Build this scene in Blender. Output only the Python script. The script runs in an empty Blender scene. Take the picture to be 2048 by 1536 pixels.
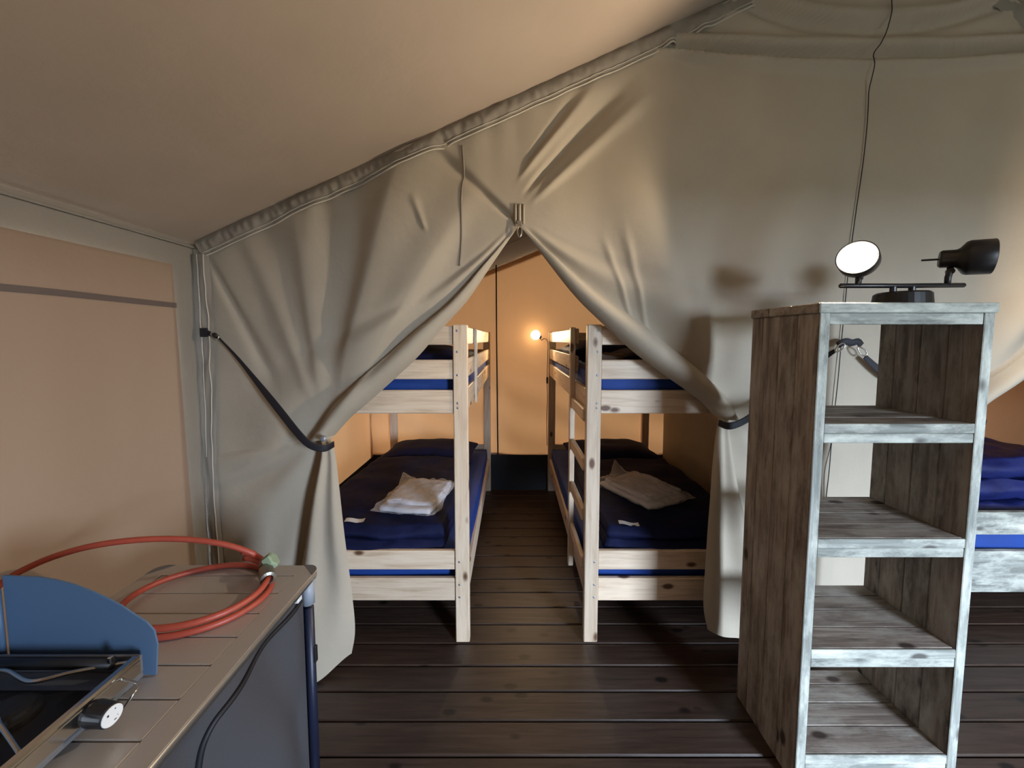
import bpy, bmesh, math, random
from mathutils import Vector, Matrix, noise

SC = bpy.context.scene
COL = SC.collection
random.seed(7)
R = math.radians

# ------------------------------------------------------------------ camera
EYE = 1.63
F_PX, CY = 769.0, 731.77
cam_d = bpy.data.cameras.new('camera')
cam_d.sensor_fit = 'HORIZONTAL'
cam_d.sensor_width = 36.0
cam_d.lens = F_PX / 2048.0 * 36.0
cam_d.shift_y = -(768.0 - CY) / 2048.0
cam_d.clip_start = 0.02
cam = bpy.data.objects.new('camera', cam_d)
COL.objects.link(cam)
cam.location = (0, 0, EYE)
cam.rotation_euler = (R(90 - 4.0), 0, 0)
SC.camera = cam

# ------------------------------------------------------------------ world / daylight / exposure
w = bpy.data.worlds.new('overcast_sky')
SC.world = w
w.use_nodes = True
bg = w.node_tree.nodes['Background']
bg.inputs['Color'].default_value = (0.66, 0.80, 1.0, 1)
bg.inputs['Strength'].default_value = 58.0

def area_light(name, loc, rot, sx, sy, power, col):
    d = bpy.data.lights.new(name, 'AREA')
    d.shape = 'RECTANGLE'; d.size = sx; d.size_y = sy
    d.energy = power; d.color = col
    o = bpy.data.objects.new(name, d); COL.objects.link(o)
    o.location = loc; o.rotation_euler = rot
    return o
# sampling portal in the open doorway behind the camera: the overcast sky shines in through it
po = area_light('doorway_portal', (2.55, -1.84, 1.02), (R(90), 0, 0), 0.80, 2.04, 1, (1, 1, 1))
po.data.cycles.is_portal = True

SC.view_settings.view_transform = 'Standard'
SC.view_settings.look = 'None'
SC.view_settings.gamma = 1.0
SC.view_settings.use_curve_mapping = False
SC.view_settings.exposure = 0.58

# ------------------------------------------------------------------ materials
def nt_new(name):
    m = bpy.data.materials.new(name); m.use_nodes = True
    nt = m.node_tree
    return m, nt, nt.nodes['Principled BSDF'], nt.nodes['Material Output']

def N(nt, t, **kw):
    n = nt.nodes.new(t)
    for k, v in kw.items():
        if k in n.inputs: n.inputs[k].default_value = v
        else: setattr(n, k, v)
    return n

def ramp(nt, stops):
    r = nt.nodes.new('ShaderNodeValToRGB')
    el = r.color_ramp.elements
    while len(el) < len(stops): el.new(0.5)
    for e, (p, c) in zip(el, stops):
        e.position = p; e.color = (c[0], c[1], c[2], 1)
    return r

def plain(name, col, rough=0.5, metal=0.0, spec=None, bump=0, bscale=200, var=0.0):
    m, nt, b, out = nt_new(name)
    b.inputs['Roughness'].default_value = rough
    b.inputs['Metallic'].default_value = metal
    if spec is not None: b.inputs['Specular IOR Level'].default_value = spec
    tc = N(nt, 'ShaderNodeTexCoord')
    nz = N(nt, 'ShaderNodeTexNoise', Scale=9.0, Detail=4.0)
    nt.links.new(tc.outputs['Object'], nz.inputs['Vector'])
    lo = [max(0, c * (1 - var)) for c in col]; hi = [min(1, c * (1 + var)) for c in col]
    r = ramp(nt, [(0.3, lo), (0.7, hi)])
    nt.links.new(nz.outputs['Fac'], r.inputs['Fac'])
    nt.links.new(r.outputs['Color'], b.inputs['Base Color'])
    if bump:
        n2 = N(nt, 'ShaderNodeTexNoise', Scale=float(bscale), Detail=3.0)
        nt.links.new(tc.outputs['Object'], n2.inputs['Vector'])
        bp = N(nt, 'ShaderNodeBump', Strength=bump, Distance=0.004)
        nt.links.new(n2.outputs['Fac'], bp.inputs['Height'])
        nt.links.new(bp.outputs['Normal'], b.inputs['Normal'])
    return m

def canvas(name, col, trans, tcol=None, var=0.06, bump=0.12, streak=False):
    m, nt, b, out = nt_new(name)
    b.inputs['Roughness'].default_value = 0.85
    b.inputs['Specular IOR Level'].default_value = 0.15
    tc = N(nt, 'ShaderNodeTexCoord')
    mp = N(nt, 'ShaderNodeMapping')
    mp.inputs['Scale'].default_value = (1, 1, 0.25 if streak else 1)
    nt.links.new(tc.outputs['Object'], mp.inputs['Vector'])
    nz = N(nt, 'ShaderNodeTexNoise', Scale=2.2, Detail=5.0)
    nt.links.new(mp.outputs['Vector'], nz.inputs['Vector'])
    r = ramp(nt, [(0.3, [c * (1 - var) for c in col]), (0.7, [c * (1 + var) for c in col])])
    nt.links.new(nz.outputs['Fac'], r.inputs['Fac'])
    nt.links.new(r.outputs['Color'], b.inputs['Base Color'])
    n2 = N(nt, 'ShaderNodeTexNoise', Scale=420.0, Detail=2.0)
    nt.links.new(tc.outputs['Object'], n2.inputs['Vector'])
    n3 = N(nt, 'ShaderNodeTexNoise', Scale=14.0, Detail=4.0)
    nt.links.new(tc.outputs['Object'], n3.inputs['Vector'])
    b1 = N(nt, 'ShaderNodeBump', Strength=bump, Distance=0.002)
    nt.links.new(n2.outputs['Fac'], b1.inputs['Height'])
    b2 = N(nt, 'ShaderNodeBump', Strength=0.22, Distance=0.012)
    nt.links.new(n3.outputs['Fac'], b2.inputs['Height'])
    nt.links.new(b1.outputs['Normal'], b2.inputs['Normal'])
    nt.links.new(b2.outputs['Normal'], b.inputs['Normal'])
    if trans > 0:
        t = N(nt, 'ShaderNodeBsdfTranslucent')
        t.inputs['Color'].default_value = (*(tcol or col), 1)
        mx = N(nt, 'ShaderNodeMixShader'); mx.inputs[0].default_value = trans
        nt.links.new(b.outputs[0], mx.inputs[1]); nt.links.new(t.outputs[0], mx.inputs[2])
        nt.links.new(mx.outputs[0], out.inputs[0])
    return m

def wood(name, axis, dark, mid, light, knot, rough=0.5, knots=True, wash=None, bump=0.25, stretch=14.0, nscale=3.0):
    """wood with the grain along axis (0,1,2)"""
    m, nt, b, out = nt_new(name)
    L = nt.links.new
    b.inputs['Roughness'].default_value = rough
    tc = N(nt, 'ShaderNodeTexCoord'); oi = N(nt, 'ShaderNodeObjectInfo')
    off = N(nt, 'ShaderNodeVectorMath', operation='SCALE'); off.inputs[0].default_value = (17.3, 9.1, 13.7)
    L(oi.outputs['Random'], off.inputs['Scale'])
    add = N(nt, 'ShaderNodeVectorMath', operation='ADD')
    L(tc.outputs['Object'], add.inputs[0]); L(off.outputs[0], add.inputs[1])
    sc = [stretch] * 3; sc[axis] = 1.0
    mp = N(nt, 'ShaderNodeMapping'); mp.inputs['Scale'].default_value = sc
    L(add.outputs[0], mp.inputs['Vector'])
    nz = N(nt, 'ShaderNodeTexNoise', Scale=nscale, Detail=6.0, Roughness=0.62, Distortion=0.6)
    L(mp.outputs['Vector'], nz.inputs['Vector'])
    r = ramp(nt, [(0.28, dark), (0.5, mid), (0.72, light)])
    L(nz.outputs['Fac'], r.inputs['Fac'])
    colr = r.outputs['Color']
    # per board tint
    hv = N(nt, 'ShaderNodeHueSaturation')
    mr = N(nt, 'ShaderNodeMapRange'); mr.inputs['To Min'].default_value = 0.86; mr.inputs['To Max'].default_value = 1.12
    L(oi.outputs['Random'], mr.inputs['Value']); L(mr.outputs[0], hv.inputs['Value']); L(colr, hv.inputs['Color'])
    colr = hv.outputs['Color']
    if wash:
        n4 = N(nt, 'ShaderNodeTexNoise', Scale=2.6, Detail=8.0, Roughness=0.7)
        s4 = [5.0] * 3; s4[axis] = 1.6
        m4 = N(nt, 'ShaderNodeMapping'); m4.inputs['Scale'].default_value = s4
        L(add.outputs[0], m4.inputs['Vector']); L(m4.outputs['Vector'], n4.inputs['Vector'])
        r4 = ramp(nt, [(0.44, (0, 0, 0)), (0.66, (1, 1, 1))])
        L(n4.outputs['Fac'], r4.inputs['Fac'])
        mx = N(nt, 'ShaderNodeMix', data_type='RGBA')
        L(r4.outputs['Color'], mx.inputs[0]); L(colr, mx.inputs[6]); mx.inputs[7].default_value = (*wash, 1)
        colr = mx.outputs[2]
    if knots:
        sk = [9.0] * 3; sk[axis] = 4.6
        mk = N(nt, 'ShaderNodeMapping'); mk.inputs['Scale'].default_value = sk
        L(add.outputs[0], mk.inputs['Vector'])
        vo = N(nt, 'ShaderNodeTexVoronoi', Scale=1.0, Randomness=1.0)
        L(mk.outputs['Vector'], vo.inputs['Vector'])
        rk = ramp(nt, [(0.10, (1, 1, 1)), (0.18, (0, 0, 0))])
        L(vo.outputs['Distance'], rk.inputs['Fac'])
        mx = N(nt, 'ShaderNodeMix', data_type='RGBA')
        L(rk.outputs['Color'], mx.inputs[0]); L(colr, mx.inputs[6]); mx.inputs[7].default_value = (*knot, 1)
        colr = mx.outputs[2]
    L(colr, b.inputs['Base Color'])
    bp = N(nt, 'ShaderNodeBump', Strength=bump, Distance=0.003)
    L(nz.outputs['Fac'], bp.inputs['Height']); L(bp.outputs['Normal'], b.inputs['Normal'])
    return m

def emit(name, col, s):
    m, nt, b, out = nt_new(name)
    e = N(nt, 'ShaderNodeEmission'); e.inputs['Color'].default_value = (*col, 1); e.inputs['Strength'].default_value = s
    nt.links.new(e.outputs[0], out.inputs[0])
    return m

def film(name):
    m, nt, b, out = nt_new(name)
    L = nt.links.new
    b.inputs['Base Color'].default_value = (0.85, 0.83, 0.82, 1)
    b.inputs['Roughness'].default_value = 0.08
    t = N(nt, 'ShaderNodeBsdfTransparent')
    tc = N(nt, 'ShaderNodeTexCoord')
    n = N(nt, 'ShaderNodeTexNoise', Scale=38.0, Detail=4.0)
    L(tc.outputs['Object'], n.inputs['Vector'])
    bp = N(nt, 'ShaderNodeBump', Strength=0.7, Distance=0.01)
    L(n.outputs['Fac'], bp.inputs['Height']); L(bp.outputs['Normal'], b.inputs['Normal'])
    lw = N(nt, 'ShaderNodeLayerWeight', Blend=0.35)
    mr = N(nt, 'ShaderNodeMapRange'); mr.inputs['To Min'].default_value = 0.10; mr.inputs['To Max'].default_value = 0.55
    L(lw.outputs['Facing'], mr.inputs['Value'])
    mx = N(nt, 'ShaderNodeMixShader')
    L(mr.outputs[0], mx.inputs[0]); L(t.outputs[0], mx.inputs[1]); L(b.outputs[0], mx.inputs[2])
    L(mx.outputs[0], out.inputs[0])
    return m

M = {}
M['canvas'] = canvas('beige_canvas', (0.405, 0.353, 0.278), 0.0015)
M['roof'] = canvas('roof_canvas', (0.42, 0.345, 0.28), 0.0)
M['hem'] = canvas('hem_canvas', (0.27, 0.24, 0.20), 0.0, bump=0.3)
M['orange'] = canvas('orange_canvas', (0.285, 0.20, 0.142), 0.0034, (0.66, 0.38, 0.21), streak=True)
M['orange_deep'] = canvas('orange_bedroom_canvas', (0.56, 0.33, 0.17), 0.0135, (0.78, 0.34, 0.12), streak=True)
M['stitch'] = plain('stitch_thread', (0.55, 0.50, 0.42), 0.8)
M['band'] = canvas('seam_band', (0.15, 0.115, 0.10), 0.0)
M['black_sheet'] = plain('black_groundsheet', (0.012, 0.014, 0.020), 0.55, bump=0.3, bscale=60)
M['strap'] = plain('black_webbing', (0.008, 0.008, 0.014), 0.6, bump=0.4, bscale=500)
M['black'] = plain('black_metal', (0.010, 0.009, 0.009), 0.38)
M['blackp'] = plain('black_plastic', (0.012, 0.012, 0.014), 0.35)
M['steel'] = plain('bright_steel', (0.62, 0.62, 0.60), 0.22, 1.0)
M['chrome'] = plain('stove_chrome', (0.55, 0.54, 0.52), 0.16, 1.0)
M['zinc'] = plain('zinc_screw', (0.30, 0.32, 0.36), 0.45, 0.7)
for a, n in enumerate('xyz'):
    M['pine_' + n] = wood('pine_' + n, a, (0.52, 0.38, 0.255), (0.70, 0.55, 0.40), (0.78, 0.65, 0.50), (0.13, 0.06, 0.03), rough=0.5)
    M['grey_' + n] = wood('scaffold_' + n, a, (0.085, 0.063, 0.050), (0.21, 0.168, 0.137), (0.40, 0.34, 0.285), (0.045, 0.03, 0.022), rough=0.75, wash=(0.40, 0.365, 0.315), bump=0.5)
    M['wash_' + n] = wood('lit_whitewash_' + n, a, (0.11, 0.115, 0.10), (0.23, 0.24, 0.21), (0.36, 0.37, 0.33), (0.08, 0.075, 0.065), rough=0.75, wash=(0.58, 0.59, 0.51), bump=0.5)  # whitewash for front faces, with the doorway's daylight put into its colour
M['floor'] = wood('brown_decking', 0, (0.028, 0.016, 0.011), (0.053, 0.032, 0.023), (0.078, 0.050, 0.037), (0.010, 0.006, 0.005), rough=0.42, bump=0.3, stretch=16)
M['blue'] = plain('blue_mattress', (0.004, 0.040, 0.23), 0.7, bump=0.15, bscale=90, var=0.1)
M['navy'] = plain('navy_fabric', (0.006, 0.009, 0.040), 0.75, bump=0.5, bscale=45, var=0.25)
M['navy'].node_tree.nodes['Principled BSDF'].inputs['Specular IOR Level'].default_value = 0.18
M['navy_shiny'] = plain('navy_nylon', (0.008, 0.014, 0.085), 0.38, bump=0.6, bscale=30, var=0.25)
M['brownp'] = plain('brown_printed_fabric', (0.09, 0.055, 0.035), 0.7, bump=0.3, bscale=40, var=0.5)
M['linen'] = plain('white_linen', (0.68, 0.68, 0.74), 0.85, bump=0.35, bscale=60)
M['tag'] = plain('white_tag', (0.75, 0.76, 0.76), 0.7)
M['film'] = film('clear_plastic_film')
M['alu'] = plain('brushed_aluminium', (0.46, 0.42, 0.39), 0.40, 0.35, bump=0.08, bscale=120)
M['alu_edge'] = plain('aluminium_edge', (0.62, 0.58, 0.52), 0.28, 0.9)
M['grey_plastic'] = plain('grey_plastic', (0.13, 0.13, 0.14), 0.45)
M['mid_plastic'] = plain('light_grey_plastic', (0.30, 0.33, 0.38), 0.45)
M['cloth_grey'] = plain('charcoal_fabric', (0.052, 0.051, 0.058), 0.8, bump=0.4, bscale=300)
M['piping'] = plain('black_piping', (0.006, 0.006, 0.009), 0.6)
M['leg'] = plain('dark_blue_tube', (0.010, 0.014, 0.035), 0.42)
M['stove_blue'] = plain('blue_enamel', (0.085, 0.15, 0.25), 0.48)
M['stove_tray'] = plain('stove_tray', (0.20, 0.21, 0.23), 0.30, 0.5)
M['dark_iron'] = plain('dark_iron', (0.02, 0.02, 0.022), 0.45, 0.4)
M['hose'] = plain('orange_rubber', (0.36, 0.062, 0.036), 0.42, bump=0.15, bscale=260, var=0.12)
M['white_plastic'] = plain('white_plastic', (0.72, 0.72, 0.70), 0.4)
M['green'] = plain('pale_green_cap', (0.27, 0.36, 0.24), 0.5)
M['brass'] = plain('dull_nut_metal', (0.26, 0.25, 0.21), 0.35, 0.8)
M['bulb_white'] = emit('lit_spot_bulb', (1.0, 0.93, 0.80), 11)
M['bulb_warm'] = emit('lit_warm_bulb', (1.0, 0.78, 0.46), 9)
M['ground'] = plain('grass_ground', (0.046, 0.052, 0.034), 0.9, bump=0.5, bscale=20, var=0.3)
M['print'] = plain('black_print', (0.02, 0.02, 0.02), 0.5)

# ------------------------------------------------------------------ mesh helpers
class MB:
    def __init__(s): s.v = []; s.f = []
    def add(s, vs, fs):
        o = len(s.v); s.v += [tuple(p) for p in vs]; s.f += [tuple(i + o for i in f) for f in fs]; return s
    def box(s, x0, x1, y0, y1, z0, z1, b=0.003, mat=None):
        c = ((x0 + x1) / 2, (y0 + y1) / 2, (z0 + z1) / 2); h = (abs(x1 - x0) / 2, abs(y1 - y0) / 2, abs(z1 - z0) / 2)
        b = min(b, min(h) * 0.9)
        vs = []; idx = {}
        for sx in (-1, 1):
            for sy in (-1, 1):
                for sz in (-1, 1):
                    for k in range(3):
                        p = [sx * h[0], sy * h[1], sz * h[2]]
                        for j in range(3):
                            if j != k: p[j] -= (sx, sy, sz)[j] * b
                        p = Vector((p[0], p[1], p[2]))
                        if mat is not None: p = mat @ p
                        idx[(sx, sy, sz, k)] = len(vs); vs.append((p.x + c[0], p.y + c[1], p.z + c[2]))
        fs = []
        S = (-1, 1)
        for k in range(3):
            a, bb = [(1, 2), (2, 0), (0, 1)][k]
            for sg in S:
                q = []
                for (ua, ub) in ((-1, -1), (1, -1), (1, 1), (-1, 1)):
                    t = [0, 0, 0]; t[k] = sg; t[a] = ua; t[bb] = ub
                    q.append(idx[(*t, k)])
                fs.append(q if sg > 0 else q[::-1])
        for e in range(3):   # edges running along axis e
            a, bb = [(1, 2), (2, 0), (0, 1)][e]
            for ua in S:
                for ub in S:
                    t0 = [0, 0, 0]; t0[e] = -1; t0[a] = ua; t0[bb] = ub
                    t1 = list(t0); t1[e] = 1
                    q = [idx[(*t0, a)], idx[(*t1, a)], idx[(*t1, bb)], idx[(*t0, bb)]]
                    fs.append(q if ua * ub < 0 else q[::-1])
        for sx in S:
            for sy in S:
                for sz in S:
                    q = [idx[(sx, sy, sz, k)] for k in range(3)]
                    fs.append(q if sx * sy * sz > 0 else q[::-1])
        return s.add(vs, fs)
    def tube(s, pts, r, n=10, cap=True, flat=None):
        """flat: (width, thickness, up vector) makes a ribbon-shaped section"""
        pts = [Vector(p) for p in pts]; rings = []
        up = None
        for i, p in enumerate(pts):
            t = (pts[min(i + 1, len(pts) - 1)] - pts[max(i - 1, 0)]).normalized()
            if up is None:
                up = Vector((0, 0, 1)) if abs(t.z) < 0.9 else Vector((1, 0, 0))
                if flat: up = Vector(flat[2])
            sd = t.cross(up).normalized(); up = sd.cross(t).normalized()
            rr = r[i] if isinstance(r, (list, tuple)) else r
            ring = []
            for k in range(n):
                a = 2 * math.pi * k / n
                if flat:
                    ca, sa = math.cos(a), math.sin(a)
                    fw = flat[0][i] if isinstance(flat[0], (list, tuple)) else flat[0]
                    ring.append(p + sd * fw * math.copysign(abs(ca) ** 0.4, ca) + up * flat[1] * math.copysign(abs(sa) ** 0.4, sa))
                else:
                    ring.append(p + sd * rr * math.cos(a) + up * rr * math.sin(a))
            rings.append(ring)
        vs = [q for ring in rings for q in ring]; fs = []
        for i in range(len(rings) - 1):
            for k in range(n):
                fs.append((i * n + k, i * n + (k + 1) % n, (i + 1) * n + (k + 1) % n, (i + 1) * n + k))
        if cap:
            fs.append(tuple(range(n))[::-1]); fs.append(tuple((len(rings) - 1) * n + k for k in range(n)))
        return s.add(vs, fs)
    def lathe(s, prof, base, axis, n=28, cap=True):
        """prof: (distance along axis, radius)"""
        ax = Vector(axis).normalized(); b = Vector(base)
        u = ax.cross(Vector((0, 0, 1)))
        if u.length < 0.1: u = ax.cross(Vector((1, 0, 0)))
        u.normalize(); v = ax.cross(u)
        vs = []; fs = []
        for (d, r) in prof:
            for k in range(n):
                a = 2 * math.pi * k / n
                vs.append(b + ax * d + u * r * math.cos(a) + v * r * math.sin(a))
        for i in range(len(prof) - 1):
            for k in range(n):
                fs.append((i * n + k, i * n + (k + 1) % n, (i + 1) * n + (k + 1) % n, (i + 1) * n + k))
        if cap:
            fs.append(tuple(range(n))[::-1]); fs.append(tuple((len(prof) - 1) * n + k for k in range(n)))
        return s.add(vs, fs)
    def grid(s, fn, nu, nv):
        vs = [fn(i / nu, j / nv) for j in range(nv + 1) for i in range(nu + 1)]
        fs = [(j * (nu + 1) + i, j * (nu + 1) + i + 1, (j + 1) * (nu + 1) + i + 1, (j + 1) * (nu + 1) + i) for j in range(nv) for i in range(nu)]
        return s.add(vs, fs)
    def soft(s, c, h, e=0.35, n=14, amp=0.0, fr=6.0, seed=0.0, fn=None):
        """rounded cushion block: superellipsoid-like box with noise"""
        o = len(s.v); key = {}; vs = []; fs = []
        def vert(p):
            k = (round(p[0] * n), round(p[1] * n), round(p[2] * n))
            if k in key: return key[k]
            q = Vector(p)
            m = max(abs(q.x), abs(q.y), abs(q.z))
            sp = q.normalized() * 1.0
            q = q.lerp(Vector((sp.x * 1.15, sp.y * 1.15, sp.z * 1.15)), e)
            P = Vector((q.x * h[0], q.y * h[1], q.z * h[2]))
            if fn: P = fn(P, q)
            W = Vector(c) + P
            if amp:
                nv = noise.noise_vector(W * fr + Vector((seed, seed * 1.7, 0)))
                n2 = noise.noise_vector(W * fr * 2.7 + Vector((seed, 3, 1)))
                W += Vector((nv.x, nv.y, nv.z)) * amp + n2 * amp * 0.4
            key[k] = len(vs); vs.append(W); return key[k]
        for k in range(3):
            a, b = [(1, 2), (2, 0), (0, 1)][k]
            for sg in (-1, 1):
                for i in range(n):
                    for j in range(n):
                        q = []
                        for (di, dj) in ((0, 0), (1, 0), (1, 1), (0, 1)):
                            t = [0, 0, 0]; t[k] = sg; t[a] = -1 + 2 * (i + di) / n; t[b] = -1 + 2 * (j + dj) / n
                            q.append(vert(t))
                        fs.append(tuple(q) if sg > 0 else tuple(q[::-1]))
        return s.add(vs, fs)
    def build(s, name, mat, parent=None, smooth=False):
        off = Vector((0, 0, 0)); p = parent
        while p is not None:
            off += p.location; p = p.parent
        me = bpy.data.meshes.new(name)
        me.from_pydata([(v[0] - off.x, v[1] - off.y, v[2] - off.z) for v in s.v], [], s.f)
        me.materials.append(M[mat] if isinstance(mat, str) else mat)
        if smooth:
            me.polygons.foreach_set('use_smooth', [True] * len(me.polygons))
        me.update()
        o = bpy.data.objects.new(name, me); COL.objects.link(o)
        if parent: o.parent = parent
        return o
    def thing(s, name, mat, label, cat, group=None, smooth=False):
        n = len(s.v)
        lo = [min(v[k] for v in s.v) for k in range(3)]; hi = [max(v[k] for v in s.v) for k in range(3)]
        org = Vector(((lo[0] + hi[0]) / 2, (lo[1] + hi[1]) / 2, lo[2]))
        s.v = [(v[0] - org.x, v[1] - org.y, v[2] - org.z) for v in s.v]
        o = s.build(name, mat, None, smooth); o.location = org
        return tag(o, label, cat, group)

def tag(o, label=None, cat=None, group=None, kind=None):
    if label: o['label'] = label
    if cat: o['category'] = cat
    if group: o['group'] = group
    if kind: o['kind'] = kind
    return o

def root(name, loc, label, cat, group=None):
    o = bpy.data.objects.new(name, None); COL.objects.link(o); o.location = loc
    o.empty_display_size = 0.05
    return tag(o, label, cat, group)

def struct(o, label=None):
    return tag(o, label, kind='structure')

def sm(a, b, x):
    t = max(0.0, min(1.0, (x - a) / (b - a))); return t * t * (3 - 2 * t)
def lerp(a, b, t): return a + (b - a) * t
def pl(pts, t):
    """point on a polyline, smooth, t 0..1 by index"""
    n = len(pts) - 1; f = min(max(t, 0), 1) * n; i = min(int(f), n - 1); k = f - i
    p0 = pts[max(i - 1, 0)]; p1 = pts[i]; p2 = pts[i + 1]; p3 = pts[min(i + 2, n)]
    return tuple(0.5 * ((2 * p1[d]) + (-p0[d] + p2[d]) * k + (2 * p0[d] - 5 * p1[d] + 4 * p2[d] - p3[d]) * k * k + (-p0[d] + 3 * p1[d] - 3 * p2[d] + p3[d]) * k ** 3) for d in range(len(p1)))
def spline(pts, n): return [pl(pts, i / n) for i in range(n + 1)]

# ------------------------------------------------------------------ the tent shell
XL, XC = -1.52, 1.625                 # left wall, ridge line
XR = 2 * XC - XL
YW = 1.87                             # canvas wall in front of the bedrooms
YB = 4.10                             # back wall
YF = -1.85                            # front wall behind the camera
ZE, SL = 2.075, 0.434                 # eave height, roof slope
def zroof(x): return ZE + SL * (min(x, 2 * XC - x) - XL)

# floor boards
fl = struct(MB().box(XL - .1, XR + .1, YF - .1, YB + .1, -0.09, -0.031, 0.0).build('floor', 'black_sheet'), 'dark brown stained plank floor of the tent')
pm = MB().box(XL - .06, XR + .06, -0.0672, 0.0672, -0.03, 0, 0.0055).build('plank', 'floor', fl)
y = 1.954 - 0.07
first = True
k = -27
while True:
    yy = 1.954 + 0.0698 + 0.1396 * k
    k += 1
    if yy < YF: continue
    if yy > YB + .03: break
    o = pm if first else pm.copy()
    if not first: COL.objects.link(o)
    first = False
    o.location = (random.uniform(-.01, .01), yy, random.uniform(-.0012, .0008))

struct(MB().box(-30, 30, -30, 30, -0.6, -0.5, 0).build('ground', 'ground'), 'grassy ground outside the tent')

# roof
def roof_pt(u, v):
    x = lerp(XL - .25, XR + .25, u); yv = lerp(YF - .3, YB + .3, v)
    z = zroof(x)
    d = min(x, 2 * XC - x) - XL
    sag = 0.035 * math.sin(math.pi * max(0, min(1, d / (XC - XL)))) * abs(math.sin(math.pi * (yv - YW) / 2.3))
    z -= sag + 0.006 * noise.noise(Vector((x * 1.3, yv * 1.1, 2)))
    return (x, yv, z + 0.012)
ceiling = struct(MB().grid(roof_pt, 120, 90).build('ceiling', 'roof', smooth=True), 'sloping beige canvas tent roof')

# left wall: canvas frame around an orange panel
def wallgrid(fn, nu, nv, name, mat, parent=None):
    return MB().grid(fn, nu, nv).build(name, mat, parent, smooth=True)
def lw(y0, y1, z0, z1):
    return lambda u, v: (XL - .002 + 0.003 * noise.noise(Vector((0, lerp(y0, y1, u) * 2, lerp(z0, z1, v) * 2))), lerp(y0, y1, u), lerp(z0, z1, v))
wlm = MB()
for r_ in ((YF - .06, YB + .06, 1.952, ZE + .03), (YF - .06, YB + .06, -.05, .06), (YF - .06, -1.47, .06, 1.952), (1.735, YW + .09, .06, 1.952), (YB - .06, YB + .06, .06, 1.952), (YW + .09, YB - .06, .06, .34)):
    wlm.grid(lw(*r_), 40, 6)
wl = struct(wlm.build('wall_left', 'hem', smooth=True), 'left tent wall of grey canvas with an orange panel')
ZP, ZBAND = 1.962, 1.780
def lp(y0, y1a, y1b):
    def f(u, v):
        z = lerp(0.02, ZP, v); ye = lerp(y1b, y1a, v)
        yv = lerp(y0, ye, u)
        fold = 0.010 * math.sin(yv * 11 + 1.4 * noise.noise(Vector((yv * 2, z * .8, 3)))) + 0.016 * noise.noise(Vector((yv * 3.5, z * 0.7, 5)))
        edge = sm(0, .12, u) * sm(0, .1, 1 - u) * sm(0, .08, 1 - v)
        return (XL + 0.004 + 1.5 * fold * edge + 0.012 * edge, yv, z)
    return f
wallgrid(lp(-1.5, 1.742, 1.785), 110, 40, 'panel', 'orange', wl)
bandf = lp(-1.5, 1.742, 1.785)
MB().grid(lambda u, v: (bandf(u, (ZBAND + lerp(-.010, .012, v)) / ZP)[0] + .006, bandf(u, .9)[1], ZBAND + lerp(-.010, .012, v)), 220, 2).build('seam_band', 'band', wl)
MB().tube([(XL + .012, YF, ZE - .012), (XL + .012, YW, ZE - .012)], 0.006, 6).build('eave_piping', 'hem', wl)
# inside the bedroom the left wall is orange too
def lpb(u, v):
    yv = lerp(YW + .05, YB + .0, u); z = lerp(.3, ZP, v)
    fold = 0.014 * math.sin(yv * 9) + 0.02 * noise.noise(Vector((yv * 3, z, 8)))
    e = sm(0, .1, u) * sm(0, .1, 1 - u)
    return (XL + .01 + fold * e, yv, z)
wallgrid(lpb, 50, 24, 'bedroom_panel', 'orange_deep', wl)
MB().grid(lambda u, v: (XL + .035, lerp(YW + .03, YB - .02, u), lerp(0, .38, v)), 10, 3).build('groundsheet_band', 'black_sheet', wl)

# back wall
ZBO = lambda x: 2.336 + 0.40 * (min(x, 2 * XC - x) + 0.26)
wb = struct(MB().grid(lambda u, v: (lerp(XL - .06, XR + .06, u), YB, lerp(ZBO(lerp(XL, XR, u)) - .06, zroof(lerp(XL, XR, u)) + .03, v)), 60, 8).grid(lambda u, v: (lerp(XL - .06, XR + .06, u), YB, lerp(-.05, .40, v)), 40, 4).build('wall_back', 'canvas', smooth=True), 'back wall of the bedrooms in orange canvas')
def bp_(u, v):
    x = lerp(XL - .01, XR + .01, u); z = lerp(.36, ZBO(x), v)
    return (x, YB - .014 - 0.008 * noise.noise(Vector((x * 2.2, z * 1.2, 1))) - 0.015 * math.sin(15 * (z + .42 * x) + 2 * noise.noise(Vector((x * 2, z, 3)))) * sm(1.5, 1.0, z), z)
wallgrid(bp_, 160, 60, 'panel', 'orange_deep', wb)
MB().tube([(lerp(XL, XC, t), YB - .02, zroof(lerp(XL, XC, t)) - .10) for t in (0, .25, .5, .75, 1)], .004, 6).build('top_seam', 'hem', wb)
zx = spline([(-0.165, YB - .025, 2.40), (-.163, YB - .026, 1.7), (-.158, YB - .026, 1.1), (-.152, YB - .026, .38)], 16)
MB().tube(zx, .008, 6).build('zipper', 'piping', wb)
struct(MB().grid(lambda u, v: (lerp(XL + .02, XR - .02, u), YB - .03 - .01 * noise.noise(Vector((u * 30, v, 0))), lerp(0, .385, v)), 120, 4).build('baseboard_back', 'black_sheet', smooth=True), 'black groundsheet band along the foot of the back wall')

# right wall and partition between the bedrooms
wr = struct(MB().grid(lambda u, v: (XR + .012, lerp(YF - .06, YB + .06, u), lerp(-.05, ZE + .03, v)), 20, 10).build('wall_right', 'canvas', smooth=True), 'right tent wall of beige canvas')
wallgrid(lambda u, v: (XR - .01, lerp(YW + .05, YB - .03, u), lerp(.3, ZP - .05, v)), 20, 10, 'panel', 'orange_deep', wr)
wp = struct(MB().grid(lambda u, v: (XC + .012 * noise.noise(Vector((u * 4, v * 3, 4))), lerp(YW + .06, YB - .03, u), lerp(.01, zroof(XC) - .03, v)), 40, 40).build('wall_partition', 'canvas', smooth=True), 'grey canvas partition between the two bedrooms')

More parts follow.
